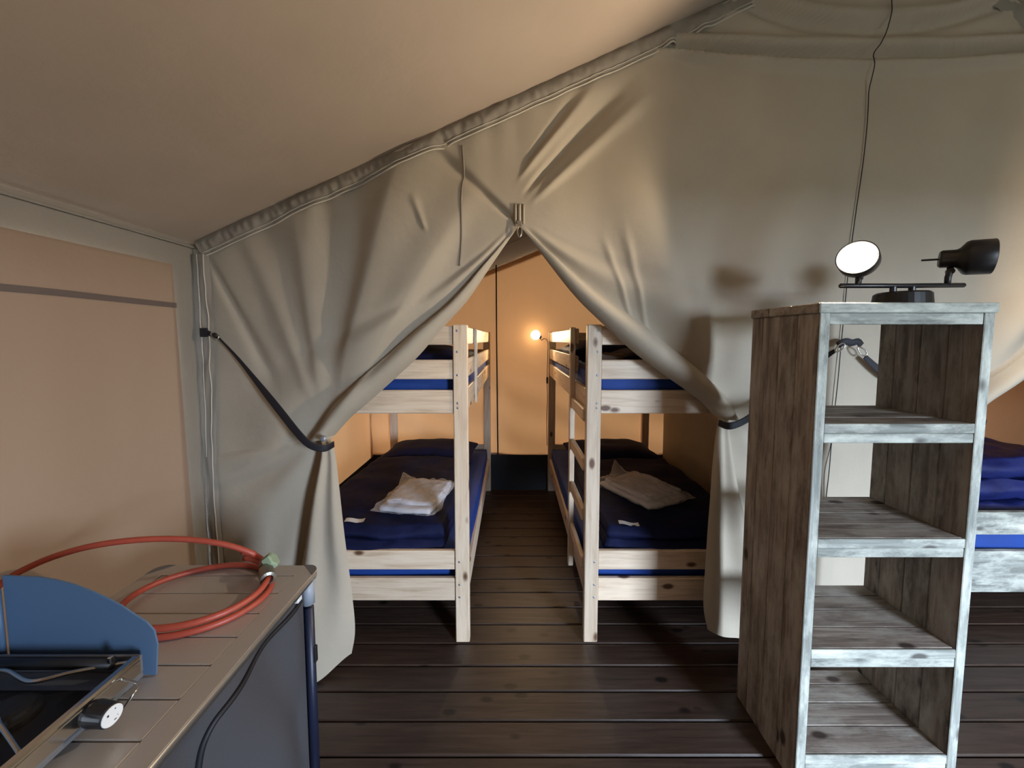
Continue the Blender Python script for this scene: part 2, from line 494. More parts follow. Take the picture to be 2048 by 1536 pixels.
# front wall behind the camera with an open doorway
D0, D1, DH = 2.16, 2.94, 2.02
wf = MB()
for (a, b, z0f) in ((XL - .06, D0, 0), (D0, D1, DH), (D1, XR + .06, 0)):
    wf.grid(lambda u, v, a=a, b=b, z0f=z0f: (lerp(a, b, u), YF, lerp(z0f - (.03 if z0f == 0 else 0), zroof(lerp(a, b, u)) + .02, v)), 16, 6)
wf = struct(wf.build('wall_front', 'canvas'), 'front tent wall with an open doorway')

# ------------------------------------------------------------------ canvas wall with tied-back flaps
def crease(x, z, a, b, wd, amp, fade=True):
    ax, az = a; bx, bz = b
    dx, dz = bx - ax, bz - az; L2 = dx * dx + dz * dz; L = math.sqrt(L2)
    t = ((x - ax) * dx + (z - az) * dz) / L2
    d = ((x - ax) * dz - (z - az) * dx) / L
    env = sm(-.05, .18, t) * sm(1.08, .75, t) if fade else sm(-.1, .1, t) * sm(1.1, .9, t)
    wt = wd * (0.35 + 0.9 * max(0, min(1, t)))
    return amp * env * math.exp(-(d / wt) ** 2)

def crease2(x, z, a, b, wl, wr, amp):
    """ridge with different widths on its left and right slope"""
    ax, az = a; bx, bz = b
    dx, dz = bx - ax, bz - az; L = math.hypot(dx, dz)
    t = ((x - ax) * dx + (z - az) * dz) / (L * L)
    d = ((x - ax) * dz - (z - az) * dx) / L
    env = sm(.02, .48, t) * sm(1.30, .85, t)
    wt = (wr if d > 0 else wl) * (0.45 + 0.75 * max(0, min(1, t)))
    return amp * env * math.exp(-(d / wt) ** 2)

TL, TR = (-0.905, 1.145), (1.02, 1.245)
AP = (0.036, 2.175)
def fieldL(x, z):
    """folds left of the ridge line: Y offset, negative is towards the camera"""
    d = 0.0
    # fan of folds from the left tie up to the roof line
    for (tx, tz, wl, wr, amp) in ((-.52, 2.43, .075, .16, -.062), (-.30, 2.16, .11, .055, -.050), (-1.02, 2.28, .05, .10, -.026), (-1.27, 2.15, .045, .06, -.014)):
        d += crease2(x, z, TL, (tx, tz), wl, wr, amp)
    d += crease(x, z, (-1.46, 2.03), (-1.16, 1.40), .030, .016)
    d += crease(x, z, (-.40, 2.13), (-.46, 2.30), .016, -.012)
    for (tx, tz, wl, wr, amp) in ((.56, 2.38, .15, .12, -.070), (1.02, 2.45, .10, .14, .034), (1.30, 2.3, .10, .10, -.02)):
        d += crease2(x, z, TR, (tx, tz), wl, wr, amp)
    d += crease(x, z, (.60, 1.68), (.43, 2.12), .016, -.009)
    d += crease(x, z, (.66, 1.66), (.52, 2.16), .018, -.010)
    # stress folds running from the zip apex to the roof
    d += crease(x, z, AP, (-0.44, 2.58), .026, .030)
    d += crease(x, z, (0.06, 2.32), (0.55, 2.84), .030, .026)
    d += crease(x, z, (0.03, 2.38), (0.42, 2.84), .030, -.018)
    d += crease(x, z, (0.10, 2.28), (0.68, 2.80), .036, -.018)
    d += crease(x, z, (0.05, 2.44), (0.30, 2.76), .022, .016)
    # little gathers hanging from the roof hem
    hz = zroof(x) - z
    d += 0.008 * math.exp(-hz / .16) * math.sin(x * 34 + 2.2 * math.sin(x * 7.1)) * sm(0, .06, hz) * sm(.6, -.6, x)
    d += 0.005 * math.exp(-hz / .30) * math.sin(x * 15 + 1.0) * sm(0, .1, hz)
    # sagging folds under the ridge
    for (xs, zs, zm, wd, amp) in ((.60, 2.965, 2.885, .026, -.045), (.62, 2.985, 2.925, .022, .045), (.72, 3.03, 2.965, .026, -.035), (1.10, 3.155, 3.06, .030, -.040), (1.02, 3.13, 3.03, .026, .030)):
        p = (x - xs) / (XC - xs)
        if p > -.1:
            pc = max(0, min(1, p)); zc = zs + (zm - zs) * (1 - (1 - pc) ** 2)
            d += amp * sm(-.1, .25, p) * math.exp(-((z - zc) / (wd * (.5 + .8 * pc))) ** 2)
    d -= 0.10 * sm(2.90, 3.35, z) * sm(1.1, .2, XC - x)
    # slow billow
    d += 0.020 * noise.noise(Vector((x * 1.1, z * 1.2, 0))) + 0.006 * noise.noise(Vector((x * 4, z * 3.2, 4)))
    # flatten at the corner
    return d * sm(XL, XL + .14, x)

EL = [(0.030, 2.165), (-0.093, 1.995), (-0.217, 1.817), (-0.349, 1.673), (-0.46, 1.547), (-0.572, 1.442), (-0.709, 1.319), (-0.797, 1.245), (-0.885, 1.150)]
TLp = [(-0.885, 1.150), (-0.858, 1.075), (-0.835, .92), (-0.810, .66), (-0.785, .40), (-0.775, .20), (-0.795, .075)]
ER = [(0.040, 2.165), (0.158, 2.019), (0.303, 1.841), (0.45, 1.698), (0.598, 1.565), (0.747, 1.455), (0.922, 1.331), (1.005, 1.250)]
TRp = [(1.005, 1.250), (0.985, 1.16), (0.962, .98), (0.948, .78), (0.942, .55), (0.94, .33), (0.965, .20)]

def flap(side, mirror=False):
    """side 0: from the left wall to the left edge of the opening; 1: from the ridge line back to its right edge"""
    E_, T_, tie = (EL, TLp, TL) if side == 0 else (ER, TRp, TR)
    n1, n2, n3, nu = 64, 90, 70, 190
    rows = []
    for j in range(n1 + n2 + n3 + 1):
        if j <= n1:
            t = j / n1; e = (AP[0], lerp(zroof(AP[0]) - .005, E_[0][1], t)); sec = 0
        elif j <= n1 + n2:
            t = (j - n1) / n2; e = pl(E_, t); sec = 1
        else:
            t = (j - n1 - n2) / n3; e = pl(T_, t); sec = 2
        if side == 0:
            zb = [lerp(ZE - .005, 1.86, t), lerp(1.86, 1.05, t), lerp(1.05, .02, t)][sec]
            b = (XL, zb)
        else:
            zb = [lerp(zroof(XC) - .005, 2.45, t), lerp(2.45, 1.15, t), lerp(1.15, .06, t)][sec]
            b = (XC, zb)
        rows.append((b, e, sec, t))
    vs = []
    sgn = 1 if side == 0 else -1
    for (b, e, sec, t) in rows:
        for i in range(nu + 1):
            u = i / nu; u = 1 - (1 - u) ** 1.5       # denser towards the free edge
            x = lerp(b[0], e[0], u); z = lerp(b[1], e[1], u)
            d = fieldL(x, z)
            yv = YW
            s = abs(e[0] - x)
            dx = 0.0
            if sec == 1:
                fade = sm(0, .16, t)
                d *= lerp(1, sm(0.0, .35, math.hypot(x - tie[0], z - tie[1])), sm(.5, 1, t))
                sp = s * 0.72
                wd = lerp(.012, .122, sm(0, .55, t)) * lerp(1, .66, sm(.7, 1, t))
                hh = lerp(0.008, .066, sm(0, .6, t))
                if sp < wd:                          # rolled hem
                    q = sp / wd
                    d += fade * (-hh * math.sin(math.pi * min(1, q ** 0.8 * 1.0)) * 1.0 + .022 * (1 - q) ** 2)
                    dx = -sgn * 0.024 * math.sin(math.pi * q) ** 2 * q * fade
                else:                                # deep groove next to it, rising again
                    q = (sp - wd) / (.9 * wd)
                    d += fade * .026 * math.exp(-q * q * 1.1)
                    q2 = (sp - wd * 2.5) / (wd * .9)
                    d += -fade * .012 * math.exp(-q2 * q2)
                    q3 = (sp - wd * 4.1) / (wd * .9)
                    d += fade * .006 * math.exp(-q3 * q3)
            if sec == 2:
                # hanging tail below the tie
                wdt = lerp(.055, .40, sm(0, 1, t) * .85 + .15 * t)
                q = s / wdt
                lift = lerp(.045, .11, sm(0, .5, t))
                zdrop = 0.0
                if side == 0 and t > .5:
                    kb = sm(.5, 1, t)
                    lift += .085 * kb * sm(0, .45, q) * sm(1.2, .6, q)
                    zdrop = .06 * sm(.8, 1, t) * sm(0, .35, q)
                if q < 1:
                    a = -lift * (math.sin(math.pi * (0.12 + .88 * q)) ** .8)
                    a += -0.022 * math.sin(q * 9.5 + 1.1 + .8 * noise.noise(Vector((z * 2, side * 5, 1)))) * (.3 + .7 * sm(0, .5, t))
                    d = lerp(d, a, sm(0, .02, t))
                else:
                    qq = (s - wdt)
                    g = .030 * math.exp(-(qq / .06) ** 2)
                    d = d * sm(0, .4, t + qq) + g
                # folds swinging down from the tie over the flat part
                ph = math.atan2(s + .001, tie[1] - z + .02)
                d += .012 * math.sin(ph * 13) * sm(.10, .3, s) * sm(.9, .4, s)
            elif sec == 0:
                pass
            yy = yv + d
            if sec == 2 and side == 0: z = max(.004, z - zdrop)
            if sec == 2 and side == 1 and mirror: dx += .07 * sm(0, .15, t) * sm(.5, .0, s)
            vs.append((x + dx, yy, z))
    nj = len(rows)
    if mirror: vs = [(2 * XC - p[0], p[1], p[2]) for p in vs]
    fs = [(j * (nu + 1) + i, j * (nu + 1) + i + 1, (j + 1) * (nu + 1) + i + 1, (j + 1) * (nu + 1) + i) for j in range(nj - 1) for i in range(nu)]
    return vs, fs
cw = MB()
for sd in (0, 1):
    for mi in (False, True):
        vs, fs = flap(sd, mi); cw.add(vs, fs)
cabin = struct(cw.build('wall_bedroom', 'canvas', smooth=True), 'beige canvas wall with flaps tied open in front of the bunk rooms')

# roof hem band with crumpled fabric
def hem(u, v):
    x = lerp(XL + .02, XC, u)
    n = noise.noise(Vector((x * 38, v * 2.2, 1))); n2 = noise.noise(Vector((x * 9, v * 1.2, 7)))
    wd = 0.070 + .008 * n2
    z = zroof(x) + .010 - wd * v * 1.1
    yv = YW + fieldL(x, zroof(x) - .085) * .9 * v - .020 * math.sin(math.pi * min(1, .15 + v * .9)) - .010 * n * math.sin(math.pi * min(1, v * 1.05)) - .006 * n2
    return (x + .03 * v, yv - .006, z)
hb = MB().grid(hem, 700, 8)
hb.grid(lambda u, v: (2 * XC - hem(u, v)[0], hem(u, v)[1], hem(u, v)[2]), 260, 5)
hbo = hb.build('roof_hem', 'hem', cabin, smooth=True)
st = [hem(i / 220, .96) for i in range(221)]
MB().tube([(p[0], p[1] - .004, p[2]) for p in st], .0038, 5).build('stitch_line', 'stitch', hbo, smooth=True)
st = [hem(i / 220, .80) for i in range(221)]
MB().tube([(p[0], p[1] - .004, p[2]) for p in st], .0022, 5).build('stitch_line', 'stitch', hbo, smooth=True)

# corner strip on the left edge
def cstrip(u, v):
    z = lerp(ZE - .045, .03, v)
    n = noise.noise(Vector((u * 2.4, z * 9, 3)))
    x = lerp(XL - .004, XL + .082 - .02 * v, u) + .008 * math.sin(z * 5) * u
    return (x, YW - .012 - .010 * math.sin(math.pi * u) - .012 * n * (1 - .6 * v), z)
co = MB().grid(cstrip, 10, 130).build('corner_strip', 'hem', cabin, smooth=True)
MB().tube([(lambda p: (p[0], p[1] - .004, p[2]))(cstrip(.80, i / 80)) for i in range(81)], .003, 5).build('stitch_line', 'stitch', co, smooth=True)
MB().tube([(lambda p: (p[0], p[1] - .004, p[2]))(cstrip(.45, i / 80)) for i in range(40)], .002, 5).build('stitch_line', 'stitch', co, smooth=True)
# seams
def seam(pts, r, name='seam'):
    return MB().tube([(x, YW + fieldL(x, z) - .002, z) for x, z in pts], r, 6).build(name, 'hem', cabin, smooth=True)
seam(spline([(-.232, 2.53), (-.226, 2.42), (-.236, 2.30), (-.238, 2.12), (-.25, 1.98)], 24), .0045)
# zip placket and pull at the apex
zp = MB()
for dx in (-.019, .0, .019):
    zp.tube([(AP[0] + dx, YW + fieldL(AP[0], 2.2 + k * .03) - .006, 2.175 + k * .03) for k in range(4)], .006 if dx else .008, 6)
zp.build('zip_placket', 'canvas', cabin, smooth=True)
ya = YW + fieldL(*AP) - .018
zs = MB().box(AP[0] - .012, AP[0] + .012, ya - .008, ya + .004, 2.158, 2.186, .004).build('zip_slider', 'steel', cabin)
MB().tube(spline([(AP[0] - .004, ya - .006, 2.16), (AP[0] - .011, ya - .007, 2.135), (AP[0], ya - .008, 2.108), (AP[0] + .011, ya - .007, 2.135), (AP[0] + .004, ya - .006, 2.16)], 20), .0032, 6).build('zip_pull', 'steel', zs, smooth=True)

# power cord of the spot lamp running down the canvas
cp = spline([(1.632, 3.24), (1.664, 3.10), (1.668, 3.00), (1.650, 2.95), (1.616, 2.90), (1.630, 2.84), (1.642, 2.70), (1.640, 2.45), (1.618, 2.12), (1.60, 1.70), (1.575, 1.30), (1.56, .95), (1.53, .6)], 90)
MB().tube([(x, YW + sum(min(fieldL(x, z + (k + j) * .012) for j in (-3, -2, -1, 0, 1, 2, 3)) for k in (-3, -1, 1, 3)) / 4 - .010, z) for x, z in cp], .0021, 6).thing('lamp_cord', 'piping', 'thin dark cord running down the canvas wall behind the spot lamp', 'cord', smooth=True)

# ------------------------------------------------------------------ tie straps
def strap(name, label, pts, wds, hook, hookdir, loops=1):
    r0 = root(name, pts[0], label, 'strap', 'black tie straps of the canvas flaps')
    P = spline(pts, 40); W = [pl([(q,) for q in wds], i / 40)[0] for i in range(41)]
    MB().tube(P, .002, 10, flat=(W, .0022, (0, -1, 0))).build('webbing', 'strap', r0, smooth=True)
    return r0
def carabiner(parent, c, ang, L=.05):
    m = MB(); ca, sa = math.cos(ang), math.sin(ang)
    pts = []
    for k in range(25):
        a = 2 * math.pi * k / 24
        px, pz = L * .5 * math.cos(a), L * .24 * math.sin(a) * (1 + .25 * math.cos(a))
        pts.append((c[0] + px * ca - pz * sa, c[1], c[2] + px * sa + pz * ca))
    m.tube(pts, .0036, 7, cap=False)
    return m.build('carabiner', 'steel', parent, smooth=True)
yl = YW - .035
s1 = strap('tie_strap', 'black webbing tie strap holding the left flap, hooked at the tent corner',
           [(-1.395, yl, 1.635), (-1.30, yl - .005, 1.53), (-1.12, yl - .045, 1.33), (-.985, yl - .085, 1.19), (-.925, YW - .125, 1.138), (-.872, YW - .110, 1.122), (-.852, YW - .06, 1.128)],
           [.004, .008, .018, .018, .017, .017, .016], None, None)
MB().box(-1.485, -1.447, yl - .004, yl + .006, 1.640, 1.682, .003).build('anchor_loop', 'strap', s1)
MB().tube([(-1.455, yl, 1.660), (-1.42, yl - .003, 1.650), (-1.395, yl - .004, 1.638)], .008, 8, flat=([.016, .007, .012], .003, (0, -1, 0))).build('anchor_webbing', 'strap', s1)
carabiner(s1, (-1.408, yl - .008, 1.645), R(-35), .040)
MB().lathe([(0, .012), (.006, .012), (.008, .009)], (-1.402, yl - .014, 1.648), (0, -1, 0), 14).build('swivel_ring', 'blackp', s1, smooth=True)
MB().lathe([(0, .015), (.003, .014), (.005, .008)], (-.886, YW - .098, 1.165), (.2, -1, .25), 16).build('eyelet', 'zinc', s1, smooth=True)
yr = YW - .03
s2 = strap('tie_strap', 'black webbing tie strap around the right flap of the left doorway, ending behind the shelf',
           [(1.545, yr, 1.575), (1.44, yr, 1.50), (1.30, yr - .02, 1.395), (1.16, yr - .06, 1.300), (1.075, YW - .105, 1.248), (1.01, YW - .105, 1.226), (.985, YW - .06, 1.232)],
           [.010, .016, .016, .016, .016, .017, .016], None, None)
carabiner(s2, (1.560, yr - .008, 1.588), R(40), .055)
s3 = strap('tie_strap', 'black webbing tie strap seen through the top shelf, running down right to the second doorway',
           [(1.690, yr, 1.545), (1.78, yr, 1.47), (1.92, yr - .02, 1.38), (2.09, yr - .06, 1.300), (2.15, YW - .10, 1.258), (2.20, YW - .105, 1.238), (2.235, YW - .07, 1.230)],
           [.012, .018, .018, .016, .016, .017, .016], None, None)
carabiner(s3, (1.668, yr - .008, 1.572), R(-42), .055)
MB().tube(spline([(1.555, yr - .002, 1.60), (1.585, yr - .008, 1.618), (1.615, yr - .010, 1.612), (1.645, yr - .008, 1.618), (1.668, yr - .002, 1.60)], 16), .003, 8, flat=(.016, .003, (0, -1, 0))).build('anchor_loop', 'strap', s3, smooth=True)

# ------------------------------------------------------------------ bunk beds
def screw(parent, x, yv, z, mat='zinc', r=.0065):
    MB().lathe([(0, r), (.002, r * .9), (.003, r * .45)], (x, yv + .001, z), (0, -1, 0), 10).build('screw', mat, parent)

BW, BL = 1.07, 2.11
def bunk(label, x_aisle, sgn):
    """sgn +1: the bed extends to the right of the aisle edge, -1: to the left"""
    y0, y1 = 1.961, 1.961 + BL
    r0 = root('bunk_bed', (x_aisle + sgn * BW / 2, (y0 + y1) / 2, 0), label, 'bunk bed', 'pine bunk beds in the left bedroom')
    X = lambda d: x_aisle + sgn * d                 # d: distance from the aisle edge
    def bx(name, d0, d1, ya, yb, z0, z1, mat, b=.004, parent=None):
        a, c = sorted((X(d0), X(d1)))
        return MB().box(a, c, ya, yb, z0, z1, b).build(name, mat, parent or r0)
    PW, PD, H = .074, .045, 1.703
    posts = []
    for d in (0, BW - PW):
        for yv in (y0, y1 - PD):
            posts.append(bx('post', d, d + PW, yv, yv + PD, 0, H, 'pine_z', .004))
    fx = X(.052)
    for z in (1.672, 1.565, 1.30, 1.445, 1.275, .325, .255, .45):
        screw(posts[0], fx, y0, z)
    # boards at both ends
    for (ya, tag_) in ((y0 + .010, 'f'), (y1 - .010 - .026, 'b')):
        for (z0, z1, nm) in ((1.600, 1.696, 'end_board'), (1.423, 1.523, 'end_board'), (1.244, 1.366, 'end_rail'), (.401, .506, 'end_board'), (.228, .354, 'end_rail')):
            bx(nm, PW, BW - PW, ya, ya + .026, z0, z1, 'pine_x')
    # side rails
    for (dd, aisle) in ((.012, True), (BW - .012 - .026, False)):
        for (z0, z1) in ((1.244, 1.366), (.228, .354)):
            bx('side_rail', dd, dd + .026, y0 + PD, y1 - PD, z0, z1, 'pine_y')
        for (z0, z1) in ((1.600, 1.696), (1.423, 1.523)):
            ys = y0 + PD if (sgn < 0 or not aisle) else 2.42
            bx('guard_board', dd, dd + .024, ys, y1 - PD, z0, z1, 'pine_y')
    # slats
    for lv in (.290, 1.302):
        for k in range(9):
            yk = y0 + .16 + k * .222
            bx('slat', .04, BW - .04, yk, yk + .07, lv, lv + .018, 'pine_x', .002)
    if sgn < 0:
        bx('guard_support', -.006, .012, 2.43, 2.47, 1.225, 1.694, 'pine_z', .003)
    else:
        # ladder between a rail and the front post
        ld = bpy.data.objects.new('ladder', None); COL.objects.link(ld); ld.parent = r0
        bx('ladder_rail', -.020, .012, 2.40, 2.445, .16, 1.703, 'pine_z', .004, ld)
        for z in (.42, .69, .965, 1.23):
            bx('rung', -.012, .012, y0 + PD - .005, 2.40, z - .035, z + .035, 'pine_y', .006, ld)
    return r0
bunk('pine bunk bed on the left of the aisle, without a ladder', -.228, -1)
bunk('pine bunk bed on the right of the aisle, with a ladder', .385, 1)

def mattress(x0, x1, z0, z1, label):
    cx, cy = (x0 + x1) / 2, 1.961 + BL / 2
    m = MB().soft((cx, cy, (z0 + z1) / 2), ((x1 - x0) / 2, BL / 2 - .05, (z1 - z0) / 2), e=.06, n=14, amp=.003, fr=5)
    return m.thing('mattress', 'blue', label, 'mattress', 'blue bunk mattresses', smooth=True)
mattress(-1.228, -.258, .308, .463, 'blue mattress on the lower bunk left of the aisle')
mattress(-1.228, -.258, 1.320, 1.455, 'blue mattress on the upper bunk left of the aisle')
mattress(.415, 1.385, .308, .463, 'blue mattress on the lower bunk beside the ladder, right of the aisle')
mattress(.415, 1.385, 1.320, 1.455, 'blue mattress on the upper bunk right of the aisle')

def duvet(cx, cy, hx, hy, z0, layers, label, seed):
    m = MB(); z = z0
    for i, t in enumerate(layers):
        k = 1 - .03 * i
        m.soft((cx + random.uniform(-.01, .01), cy + .012 * ((i * 7) % 3 - 1), z + t / 2), (hx * k, hy * k, t / 2 * 1.08), e=.20, n=34, amp=.014, fr=5.5, seed=seed + i)
        z += t * .93
    return m.thing('duvet', 'navy', label, 'duvet', 'folded navy duvets on the lower bunks', smooth=True), z
d1, zt1 = duvet(-.785, 2.67, .43, .66, .462, (.075, .075), 'folded navy duvet on the lower left bunk', 1)
d2, zt2 = duvet(.93, 2.67, .43, .66, .462, (.07, .065), 'folded navy duvet on the lower right bunk', 5)

def pillow(c, h, label, mat='navy', seed=0, rz=0.0, cat='pillow', group=None):
    def fn(P, q):
        ex = abs(q.x) ; ey = abs(q.y)
        P.z *= max(.12, (1 - .75 * ex ** 4) * (1 - .75 * ey ** 4))
        P.x *= 1 - .10 * (1 - ey ** 2); P.y *= 1 - .08 * (1 - ex ** 2)
        return Matrix.Rotation(rz, 3, 'Z') @ P
    return MB().soft(c, h, e=.12, n=20, amp=.009, fr=6, seed=seed, fn=fn).thing('pillow', mat, label, cat, group, smooth=True)
pillow((-.78, 3.62, .545), (.44, .32, .095), 'navy pillow at the far end of the lower left bunk', seed=2, group='navy pillows on the bunks')
pillow((.94, 3.62, .545), (.43, .32, .095), 'navy pillow at the far end of the lower right bunk', seed=4, group='navy pillows on the bunks')
pillow((-.60, 2.55, 1.515), (.33, .42, .075), 'dark pillow on the upper left bunk behind the front board', seed=6, group='navy pillows on the bunks')
pillow((.93, 2.30, 1.515), (.34, .26, .075), 'dark pillow at the near end of the upper right bunk', seed=8, group='navy pillows on the bunks')
pillow((.78, 3.25, 1.530), (.33, .42, .095), 'dark rounded pillow further back on the upper right bunk', seed=9, group='navy pillows on the bunks')
MB().soft((.545, 2.22, 1.495), (.075, .16, .05), e=.25, n=12, amp=.012, fr=14, seed=3).thing('bundle', 'brownp', 'small brown printed fabric bundle on the upper right bunk beside the ladder', 'bundle', smooth=True)

def tagstrip(c, sx, sy, rz, label):
    m = MB()
    Mt = Matrix.Rotation(rz, 3, 'Z')
    def f(u, v):
        p = Mt @ Vector((lerp(-sx, sx, u), lerp(-sy, sy, v), 0)); zz = .006 * math.sin(u * 5 + 1) + .004
        return (c[0] + p.x, c[1] + p.y, c[2] + zz + p.x * 0)
    m.grid(f, 10, 2)
    g = lambda u, v: (lambda p: (p[0], p[1], p[2] + .0012))(f(u, v))
    m.grid(g, 10, 2)
    return m.thing('fabric_tag', 'tag', label, 'tag', 'white care tags of the folded duvets')
tagstrip((-.885, 2.10, zt1 + .006), .052, .022, R(8), 'white care tag on the folded duvet of the lower left bunk')
tagstrip((.655, 2.09, zt2 + .006), .055, .020, R(-6), 'white care tag on the folded duvet of the lower right bunk')

def package(label, c, hx, hy, hz, rz, seed, tips):
    r0 = root('linen_package', c, label, 'package', 'linen sets in clear plastic bags')
    Mt = Matrix.Rotation(rz, 3, 'Z')
    def fl(P, q):
        return Mt @ P
    m = MB()
    m.soft((c[0], c[1], c[2] + hz * .62), (hx * .90, hy * .86, hz * .46), e=.16, n=18, amp=.008, fr=9, seed=seed, fn=fl)
    m.soft((c[0] + .01, c[1] + .02, c[2] + hz * 1.25), (hx * .84, hy * .72, hz * .40), e=.16, n=18, amp=.010, fr=9, seed=seed + 2, fn=fl)
    m.build('folded_linen', 'linen', r0, smooth=True)
    def fb(P, q):
        ex, ey = abs(q.x), abs(q.y)
        P.z *= max(.05, (1 - .9 * ex ** 5) * (1 - .9 * ey ** 5))
        if q.z > 0: P.z += .012 * noise.noise(Vector((q.x * 5 + seed, q.y * 5, 1)))
        for (tx, ty, tz) in tips:
            k = max(0, 1 - math.hypot(q.x - tx, q.y - ty) / .45)
            P.z += tz * k * k * (1 if q.z > -.9 else 0)
            P.x += .03 * tx * k; P.y += .03 * ty * k
        return Mt @ P
    m = MB().soft((c[0], c[1], c[2] + hz * .92), (hx * 1.03, hy * 1.02, hz * .98), e=.08, n=34, amp=.007, fr=16, seed=seed, fn=fb)
    m.build('plastic_bag', 'film', r0, smooth=True)
    return r0
package('white folded linen in a clear plastic bag on the lower left bunk', (-.605, 2.41, zt1 - .004), .185, .26, .036, R(-8), 1, ((-1, .9, .05), (1, -.6, .01)))
package('crumpled clear plastic bag of white linen on the lower right bunk', (.875, 2.54, zt2 - .004), .19, .27, .040, R(28), 6, ((.2, 1, .11), (-1, .7, .05)))

# ------------------------------------------------------------------ bedroom bulb lamp
bl = root('bulb_lamp', (.25, 4.03, 1.66), 'small lit bulb with a dangling cord on the bedroom back wall', 'lamp')
m = MB()
m.lathe([(-.050, .004), (-.043, .024), (-.024, .043), (0, .050), (.024, .043), (.043, .024), (.050, .004)], (.243, 3.985, 1.671), (-.6, -.6, .2), 18)
m.build('bulb', 'bulb_warm', bl, smooth=True)
MB().lathe([(0, .018), (.05, .018), (.055, .010)], (.262, 4.008, 1.663), (.6, .5, -.25), 14).build('socket', 'blackp', bl, smooth=True)
MB().tube(spline([(.29, 4.03, 1.645), (.31, 4.04, 1.618), (.34, 4.04, 1.635), (.372, 4.02, 1.60), (.372, 4.0, 1.45), (.366, 4.0, 1.22), (.372, 4.0, 1.0), (.366, 4.0, .8), (.373, 4.02, .5)], 60), .0035, 6).build('cord', 'blackp', bl, smooth=True)
MB().box(.358, .378, 3.988, 4.006, 1.165, 1.235, .006).build('switch', 'blackp', bl)
d = bpy.data.lights.new('bulb_light', 'SPOT'); d.energy = 16; d.color = (1.0, .72, .42); d.shadow_soft_size = .035
d.spot_size = R(168); d.spot_blend = .5
o = bpy.data.objects.new('bulb_light', d); COL.objects.link(o); o.location = (.207, 3.930, 1.685)
o.rotation_euler = Vector((-.25, -1, .25)).to_track_quat('-Z', 'Y').to_euler()

# ------------------------------------------------------------------ bed in the second bedroom
xb0, xb1, yb0, yb1 = 2.40, 3.86, 2.10, 4.02
b2 = root('bed', ((xb0 + xb1) / 2, (yb0 + yb1) / 2, 0), 'grey-washed wooden bed behind the shelf in the right bedroom', 'bed')
for (z0, z1, nm) in ((.526, .656, 'end_board'), (.186, .429, 'end_rail')):
    MB().box(xb0, xb1, yb0, yb0 + .032, z0, z1, .004).build(nm, 'wash_x', b2)
    MB().box(xb0, xb1, yb1 - .032, yb1, z0, z1, .004).build(nm, 'grey_x', b2)
for xx in (xb0, xb1 - .03):
    MB().box(xx, xx + .03, yb0 + .034, yb1 - .034, .186, .429, .004).build('side_rail', 'grey_y', b2)
for xx in (xb0 + .032, xb1 - .102):
    for yy in (yb0 + .034, yb1 - .104):
        MB().box(xx, xx + .07, yy, yy + .07, 0, .655, .004).build('leg', 'grey_z', b2)
for k in range(8):
    yk = yb0 + .16 + k * .22
    MB().box(xb0 + .03, xb1 - .03, yk, yk + .07, .30, .318, .002).build('slat', 'grey_x', b2)
MB().soft(((xb0 + xb1) / 2, (yb0 + yb1) / 2, .42), ((xb1 - xb0) / 2 - .04, (yb1 - yb0) / 2 - .05, .10), e=.06, n=12, amp=.003).thing('mattress', 'blue', 'blue mattress on the grey-washed bed in the right bedroom', 'mattress', 'blue bunk mattresses', smooth=True)
for i, (cz, hz, dx) in enumerate(((.590, .070, 0), (.733, .064, .02), (.866, .060, -.01))):
    m = MB().soft((2.98 + dx, 2.62, cz), (.44 + .02 * (i == 0), .42 - .02 * i, hz), e=.25, n=26, amp=.022, fr=6, seed=i * 3 + 11)
    m.thing('sleeping_bag', 'navy_shiny', ('shiny navy sleeping bag lowest of the pile on the right bedroom bed', 'shiny navy sleeping bag in the middle of the pile on the right bedroom bed', 'shiny navy sleeping bag topmost of the pile on the right bedroom bed')[i], 'sleeping bag', 'navy sleeping bags in the right bedroom', smooth=True)

# ------------------------------------------------------------------ shelf unit of scaffold wood
sx0, sx1, sy0, sy1, szt = 1.028, 1.610, 1.288, 1.655, 1.751
sh = root('shelf_unit', ((sx0 + sx1) / 2, (sy0 + sy1) / 2, 0), 'tall open shelf unit of grey-washed scaffold boards', 'shelf')
TH = .034
def side(xa, nm):
    sp = bpy.data.objects.new(nm, None); COL.objects.link(sp); sp.parent = sh
    ws = [.006, .098, .094, .098, .071]
    yv = sy0
    for i, wd in enumerate(ws):
        mt = 'wash_z' if i == 0 else 'grey_z'  # thin front slice: whitewash plus door daylight painted in
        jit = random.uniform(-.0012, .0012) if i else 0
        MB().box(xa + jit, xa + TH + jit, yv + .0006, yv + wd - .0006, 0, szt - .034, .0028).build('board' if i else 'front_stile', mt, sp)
        yv += wd
side(sx0, 'side_panel'); side(sx1 - TH, 'side_panel')
tp = bpy.data.objects.new('top_panel', None); COL.objects.link(tp); tp.parent = sh
yv = sy0 - .004
for i, wd in enumerate((.008, .130, .12, .115)):
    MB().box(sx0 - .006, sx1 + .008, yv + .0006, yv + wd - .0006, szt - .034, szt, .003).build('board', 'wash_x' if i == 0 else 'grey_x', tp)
    yv += wd
MB().box(sx0 + TH, sx1 - TH, sy0 + .004, sy0 + .034, szt - .072, szt - .0345, .002).build('top_rail', 'wash_x', sh)
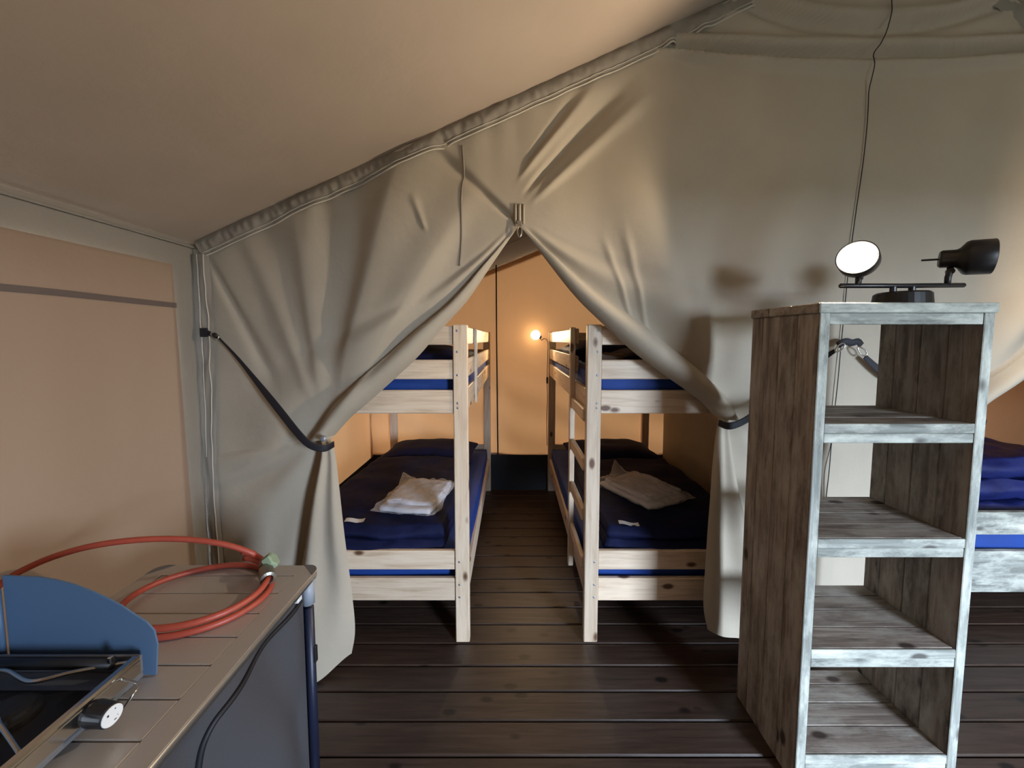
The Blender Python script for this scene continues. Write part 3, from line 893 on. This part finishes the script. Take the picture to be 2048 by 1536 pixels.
for iz, z in enumerate((1.343, .937, .530, .126)):
    sp = bpy.data.objects.new('shelf', None); COL.objects.link(sp); sp.parent = sh
    MB().box(sx0 + TH, sx1 - TH, sy0 + .002, sy0 + .010, z - .034, z - .001, .002).build('front_board', 'wash_x', sp)  # front edge coloured lighter, as if lit from the doorway
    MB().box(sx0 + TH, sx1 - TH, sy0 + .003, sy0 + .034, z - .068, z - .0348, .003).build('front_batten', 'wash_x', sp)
    yv = sy0 + .010
    for wd in (.101, .096, .085, .073):
        MB().box(sx0 + TH, sx1 - TH, yv + .0008, yv + wd - .0008, z - .032, z - random.uniform(0, .0015), .003).build('board', 'wash_x' if False else 'grey_x', sp)
        yv += wd

# ------------------------------------------------------------------ twin spot lamp on the shelf
LY = 1.40
lm = root('twin_spot_lamp', (1.40, LY, szt), 'black twin spot lamp on a bar standing on the shelf top', 'lamp')
MB().lathe([(0, .080), (.004, .082), (.040, .078), (.046, .070), (.047, .01)], (1.405, LY, szt), (0, 0, 1), 32).build('base', 'black', lm, smooth=False)
ZB = szt + .070
for xx in (1.372, 1.440):
    MB().lathe([(0, .010), (.022, .010)], (xx, LY, szt + .044), (0, 0, 1), 14).build('standoff', 'black', lm)
MB().tube([(1.178, LY, ZB), (1.182, LY, ZB), (1.40, LY, ZB), (1.624, LY, ZB + .002), (1.629, LY, ZB + .002)], [.005, .0085, .0085, .0085, .005], 12).build('bar', 'black', lm, smooth=True)
def head(pos, axis, posx, back, label):
    ax = Vector(axis).normalized(); h = bpy.data.objects.new('lamp_head', None); COL.objects.link(h); h.parent = lm
    p0 = Vector(pos)                       # centre of the opening
    prof = [(-.128, .006), (-.128, .026), (-.122, .031), (-.088, .031), (-.080, .036), (-.066, .056), (-.058, .0595), (-.002, .0595), (0, .058), (-.004, .0555), (-.050, .053), (-.060, .030)]
    MB().lathe(prof, p0, ax, 32, cap=False).build('shade', 'black', h, smooth=True)
    MB().lathe([(-.128, .026), (-.1285, .004)], p0, ax, 20).build('back_cap', 'black', h)
    MB().tube([p0 - ax * .127, p0 - ax * (.127 + back)], .0035, 8).build('adjusting_pin', 'black', h)
    MB().lathe([(-.045, .012), (-.020, .048), (-.006, .0535), (-.001, .050), (.004, .02), (.005, .002)], p0, ax, 28, cap=False).build('bulb', 'bulb_white', h, smooth=True)
    nk = p0 - ax * .098
    MB().tube([(posx, LY, ZB), (posx, LY, ZB + .03), (nk.x, nk.y, nk.z - .045), (nk.x, nk.y, nk.z - .03)], [.009, .0095, .0095, .009], 12).build('post', 'black', h, smooth=True)
    MB().lathe([(-.010, .0115), (.010, .0115)], (nk.x, nk.y, nk.z - .045), (ax.y, -ax.x, 0), 14).build('joint', 'black', h)
aL = Vector((-.73, -.66, .12)); aR = Vector((.76, -.64, -.05))
cL = (1.212, 1.375, 1.917); cR = (1.648, 1.338, 1.912)
head(cL, aL, 1.245, .02, '')
head(cR, aR, 1.566, .045, '')
def lamp_light(name, loc, axis, e, col):
    d = bpy.data.lights.new(name, 'SPOT'); d.energy = e; d.color = col; d.shadow_soft_size = .03
    d.spot_size = R(174); d.spot_blend = .40
    o = bpy.data.objects.new(name, d); COL.objects.link(o); o.location = loc
    o.rotation_euler = Vector(axis).to_track_quat('-Z', 'Y').to_euler()
lamp_light('left_spot_light', Vector(cL) + aL.normalized() * .012, aL, 66, (1.0, .80, .57))
lamp_light('right_spot_light', Vector(cR) + aR.normalized() * .012, aR, 50, (1.0, .80, .57))

# ------------------------------------------------------------------ camping kitchen table
tx0, tx1, ty0, ty1, tz = -1.262, -.690, .12, 1.325, .82
kt = root('camping_table', ((tx0 + tx1) / 2, (ty0 + ty1) / 2, 0), 'folding camping kitchen table with grey slatted top and charcoal fabric sides', 'table')
# rounded frame of the top
def rrect(x0, x1, y0, y1, r, n=8):
    pts = []
    for (cx, cy, a0) in ((x1 - r, y1 - r, 0), (x0 + r, y1 - r, 90), (x0 + r, y0 + r, 180), (x1 - r, y0 + r, 270)):
        for k in range(n + 1):
            a = R(a0 + 90 * k / n); pts.append((cx + r * math.cos(a), cy + r * math.sin(a)))
    return pts
def ring(m, outer, inner, z0, z1):
    n = len(outer); vs = []
    for (pt, z) in ((outer, z0), (outer, z1), (inner, z1), (inner, z0)): vs += [(p[0], p[1], z) for p in pt]
    fs = []
    for l in range(4):
        l2 = (l + 1) % 4
        for k in range(n):
            k2 = (k + 1) % n
            fs.append((l * n + k, l * n + k2, l2 * n + k2, l2 * n + k))
    m.add(vs, fs); return m
FW = .058
ring(MB(), rrect(tx0, tx1, ty0, ty1, .035), rrect(tx0 + FW, tx1 - FW, ty0 + FW, ty1 - FW, .002), tz - .012, tz).build('top_frame', 'alu', kt)
ring(MB(), rrect(tx0 - .003, tx1 + .003, ty0 - .003, ty1 + .003, .037), rrect(tx0 + .001, tx1 - .001, ty0 + .001, ty1 - .001, .034), tz - .024, tz - .001).build('edge_profile', 'alu_edge', kt, smooth=True)
for (cx, cy, a0) in ((tx1, ty1, 0), (tx0, ty1, 90)):
    sxn = -1 if a0 == 0 else 1
    m = MB(); pts = []
    for k in range(9):
        a = R(a0 + 90 * k / 8); rr = .0375
        pts.append((cx + sxn * .035 + rr * math.cos(a), cy - .035 + rr * math.sin(a)))
    pts += [(cx + sxn * .055, cy + .002), (cx + sxn * -.002, cy - .055)] if a0 == 90 else []
    if a0 == 0: pts = [(cx + .002, cy - .055)] + pts + [(cx - .055, cy + .002)]
    else: pts = pts[:9]; pts = [(cx + .055, cy + .002)] + pts + [(cx - .002, cy - .055)]
    n = len(pts)
    m.add([(p[0], p[1], tz - .025) for p in pts] + [(p[0], p[1], tz + .0015) for p in pts], [tuple(range(n))[::-1], tuple(range(n, 2 * n))] + [(k, (k + 1) % n, n + (k + 1) % n, n + k) for k in range(n)])
    m.build('corner_cap', 'grey_plastic', kt)
ysl = ty1 - FW
ns = 12; pit = (ty1 - ty0 - 2 * FW) / ns
for k in range(ns):
    MB().box(tx0 + FW + .0015, tx1 - FW - .0015, ysl - pit * (k + 1) + .0014, ysl - pit * k - .0014, tz - .012, tz - .0005, .0022).build('slat', 'alu', kt)
MB().box(tx0 + .03, tx1 - .03, ty0 + .03, ty1 - .03, tz - .016, tz - .0125, 0).build('under_sheet', 'cloth_grey', kt)
# legs
for (lx, ly) in ((tx1 - .016, ty1 - .05), (tx0 + .03, ty1 - .05), (tx1 - .016, ty0 + .05), (tx0 + .03, ty0 + .05)):
    lg = MB().lathe([(0, .016), (.70, .016)], (lx, ly, 0.0), (0, 0, 1), 16).build('leg', 'leg', kt, smooth=True)
    MB().lathe([(0, .0195), (.085, .0195)], (lx, ly, .715), (0, 0, 1), 16).build('collar', 'mid_plastic', lg, smooth=True)
    MB().lathe([(0, .022), (.04, .022)], (lx, ly, 0.0), (0, 0, 1), 16).build('foot', 'white_plastic', lg, smooth=True)
    MB().box(lx + .012, lx + .022, ly - .008, ly + .008, .50, .56, .003).build('clip', 'blackp', lg)
MB().box(tx1 - .028, tx1 - .006, ty1 - .13, ty1 - .105, tz - .052, tz - .025, .003).build('clip', 'white_plastic', kt)
# fabric body
def side_fab(u, v):
    yv = lerp(ty0 + .04, ty1 - .075, u); z = lerp(.09, tz - .03, v)
    f = .014 * math.sin(yv * 22 + z * 9 + 1.2 * noise.noise(Vector((yv * 3, z * 2, 0)))) + .022 * noise.noise(Vector((yv * 4, z * 2.5, 3)))
    e = sm(0, .08, u) * sm(0, .06, 1 - u) * sm(0, .1, 1 - v)
    return (tx1 - .022 + f * e, yv, z)
fb = MB().grid(side_fab, 90, 50).build('fabric_front', 'cloth_grey', kt, smooth=True)
zpts = [(.981, .95), (.915, .942), (.835, .932), (.752, .922), (.675, .912), (.635, .885), (.612, .80), (.604, .6), (.60, .35), (.60, .1)]
MB().tube([(lambda p: (p[0] + .003, p[1], p[2]))(side_fab(*q)) for q in spline(zpts, 50)], .0075, 8).build('zip_piping', 'piping', fb, smooth=True)
zpts = [(.40, .97), (.41, .7), (.41, .3), (.41, .05)]
MB().tube([(lambda p: (p[0] + .003, p[1], p[2]))(side_fab(*q)) for q in spline(zpts, 40)], .005, 8).build('zip_piping', 'piping', fb, smooth=True)
MB().grid(lambda u, v: (lerp(tx0 + .04, tx1 - .02, u), ty1 - .04 + .008 * noise.noise(Vector((u * 5, v * 4, 2))), lerp(.09, tz - .03, v)), 30, 30).build('fabric_end', 'cloth_grey', kt, smooth=True)
MB().grid(lambda u, v: (tx0 + .02, lerp(ty0 + .04, ty1 - .05, u), lerp(.09, tz - .03, v)), 10, 10).build('fabric_rear', 'cloth_grey', kt, smooth=True)

# ------------------------------------------------------------------ gas stove
gx0, gx1, gy0, gy1, gz = -1.215, -.868, .30, .855, .82
gs = root('gas_stove', ((gx0 + gx1) / 2, (gy0 + gy1) / 2, gz), 'chrome gas stove with blue fold-up windshield on the camping table', 'stove')
m = MB()
zt = gz + .072
m.box(gx0, gx1, gy0, gy1, gz + .016, gz + .030, .003)
m.box(gx1 - .006, gx1, gy0, gy1, gz + .030, zt, .002)
m.box(gx0, gx0 + .006, gy0, gy1, gz + .030, zt, .002)
m.box(gx0 + .006, gx1 - .006, gy1 - .006, gy1, gz + .030, zt, .002)
m.box(gx0 + .006, gx1 - .006, gy0, gy0 + .006, gz + .030, zt, .002)
m.build('body', 'stove_tray', gs)
MB().box(gx1 - .012, gx1 + .008, gy0 - .002, gy1 - .012, zt - .004, zt + .007, .004).build('front_rim', 'chrome', gs)
MB().box(gx1, gx1 + .004, gy0, gy1 - .01, gz + .034, zt - .006, .0015).build('front_panel', 'chrome', gs)
MB().tube([(gx0 + .02, gy1 - .030, zt), (gx1 - .04, gy1 - .030, zt)], .011, 12).build('hinge_rod', 'dark_iron', gs, smooth=True)
MB().box(gx1 - .045, gx1 - .036, gy1 - .038, gy1 - .028, zt + .006, zt + .022, .002).build('hinge_lug', 'steel', gs)
for (xx, yy) in ((gx0 + .03, gy0 + .03), (gx1 - .03, gy0 + .03), (gx0 + .03, gy1 - .03), (gx1 - .03, gy1 - .03)):
    MB().lathe([(0, .012), (.017, .014)], (xx, yy, gz), (0, 0, 1), 12).build('foot', 'blackp', gs)
# windshield: far wing and rear wing
def plate(outline, to3, th):
    n = len(outline)
    a = [to3(p, 0) for p in outline]; b = [to3(p, th) for p in outline]
    return MB().add(a + b, [tuple(range(n))[::-1], tuple(range(n, 2 * n))] + [(k, (k + 1) % n, n + (k + 1) % n, n + k) for k in range(n)])
ol = [(-1.205, .838), (-.858, .822), (-.850, .90), (-.8555, .935), (-.872, .955)] + [(-.90, .975), (-.93, .997), (-.965, 1.017), (-1.0, 1.034), (-1.04, 1.050), (-1.08, 1.061), (-1.12, 1.068), (-1.205, 1.072)]
wg = plate(ol, lambda p, t: (p[0], .872 + t, p[1]), .004).build('windshield_wing', 'stove_blue', gs)
ol2 = [(.36, .86), (.866, .86), (.866, 1.075), (.36, 1.075)]
wr_ = plate(ol2, lambda p, t: (-1.222 + t, p[0], p[1]), .004).build('windshield_rear', 'stove_blue', gs)
MB().tube([(-1.212, .866, .86), (-1.212, .866, 1.04)], .006, 10).build('hinge', 'stove_blue', wg, smooth=True)
# burners and pan supports
for by in (.52, .755):
    MB().lathe([(0, .050), (.012, .050), (.016, .042), (.024, .040), (.028, .030), (.028, .004)], (-1.035, by - .02, gz + .030), (0, 0, 1), 24).build('burner', 'dark_iron', gs)
    MB().tube(spline([(-.89, by + .09, zt - .012), (-.97, by + .045, zt + .004), (-1.03, by + .02, zt + .006), (-1.12, by + .05, zt + .002), (-1.19, by + .07, zt - .012)], 30), .0045, 8).build('pan_support', 'chrome', gs, smooth=True)
    MB().tube(spline([(-.89, by - .11, zt - .012), (-.97, by - .075, zt + .004), (-1.03, by - .05, zt + .006), (-1.12, by - .08, zt + .002), (-1.19, by - .10, zt - .012)], 30), .0045, 8).build('pan_support', 'chrome', gs, smooth=True)
MB().box(-1.20, -.885, .40, .80, gz + .031, gz + .034, .001).build('drip_tray', 'dark_iron', gs)
# knob with white dial
for ky in (.735, .46):
    kn = MB().lathe([(0, .021), (.012, .0235), (.050, .0215), (.053, .019)], (gx1 + .004, ky, gz + .048), (1, -.12, .0), 24).build('knob', 'blackp', gs, smooth=False)
    c = Vector((gx1 + .004, ky, gz + .048)) + Vector((1, -.12, 0)).normalized() * .053
    MB().lathe([(0, .0195), (.0015, .0190)], c, (1, -.12, 0), 24).build('dial', 'white_plastic', kn)
    mm = MB()
    for (dy, dz, hy, hz_) in ((-.009, .007, .0012, .0016), (.005, .011, .0010, .0012), (.004, -.011, .0022, .0008), (.009, -.006, .0008, .0016)):
        mm.box(c.x + .0012, c.x + .0026, c.y + dy - hy, c.y + dy + hy, c.z + dz - hz_, c.z + dz + hz_, 0)
    mm.build('dial_mark', 'print', kn)
MB().tube(spline([(gx1 + .004, .80, zt - .012), (gx1 + .045, .795, zt - .02), (gx1 + .055, .775, gz + .05), (gx1 + .04, .76, gz + .02)], 20), .0028, 8).build('latch_wire', 'steel', gs, smooth=True)

# ------------------------------------------------------------------ gas hose
hr = root('gas_hose', (-.975, 1.14, tz), 'orange rubber gas hose coiled on the camping table', 'hose')
pts = []
cx, cy = -.975, 1.148
for k in range(0, 97):
    a = R(205 + k * 6.2)
    tt = k / 96
    rx, ry = .205 - .016 * tt, .170 - .013 * tt
    pts.append((cx + rx * math.cos(a), cy + ry * math.sin(a), tz + .0095 + .019 * sm(.45, .68, tt) + .012 * sm(.8, 1, tt)))
le = pts[-1]
arch = [le, (-.90, 1.293, .880), (-.985, 1.262, .935), (-1.10, 1.225, .972), (-1.215, 1.18, .991), (-1.32, 1.135, .990), (-1.405, 1.085, .968), (-1.455, 1.03, .925), (-1.47, .93, .82), (-1.465, .80, .62), (-1.46, .7, .35), (-1.44, .66, .012)]
a2 = spline(arch, 90)
MB().tube(pts[:-1] + a2, .0092, 12).build('tube', 'hose', hr, smooth=True)
MB().tube(spline([(-.835, 1.262, .866), (-.865, 1.282, .868), (-.905, 1.300, .874), (-.95, 1.306, .880)], 12), .0085, 10).build('tube_end', 'hose', hr, smooth=True)
FS = 1.35
fx = Vector((-.852, 1.272, .866)); fd = Vector((.62, -.78, -.10)).normalized()
MB().lathe([(a * FS, b * FS) for a, b in ((0, .011), (.010, .013), (.022, .013), (.024, .010), (.034, .010), (.036, .016), (.052, .017), (.062, .0165), (.064, .0175), (.076, .0175), (.078, .011), (.066, .009))], fx, fd, 18, cap=False).build('fitting', 'brass', hr, smooth=False)
MB().lathe([(0, .027), (.024, .027), (.028, .020)], fx + fd * .028 + Vector((.006, .004, .006)), (.72, .2, .55), 6).build('nut', 'green', hr)
MB().lathe([(-.004, .0125), (.006, .0125)], fx - fd * .004, fd, 16).build('hose_clamp', 'steel', hr, smooth=True)
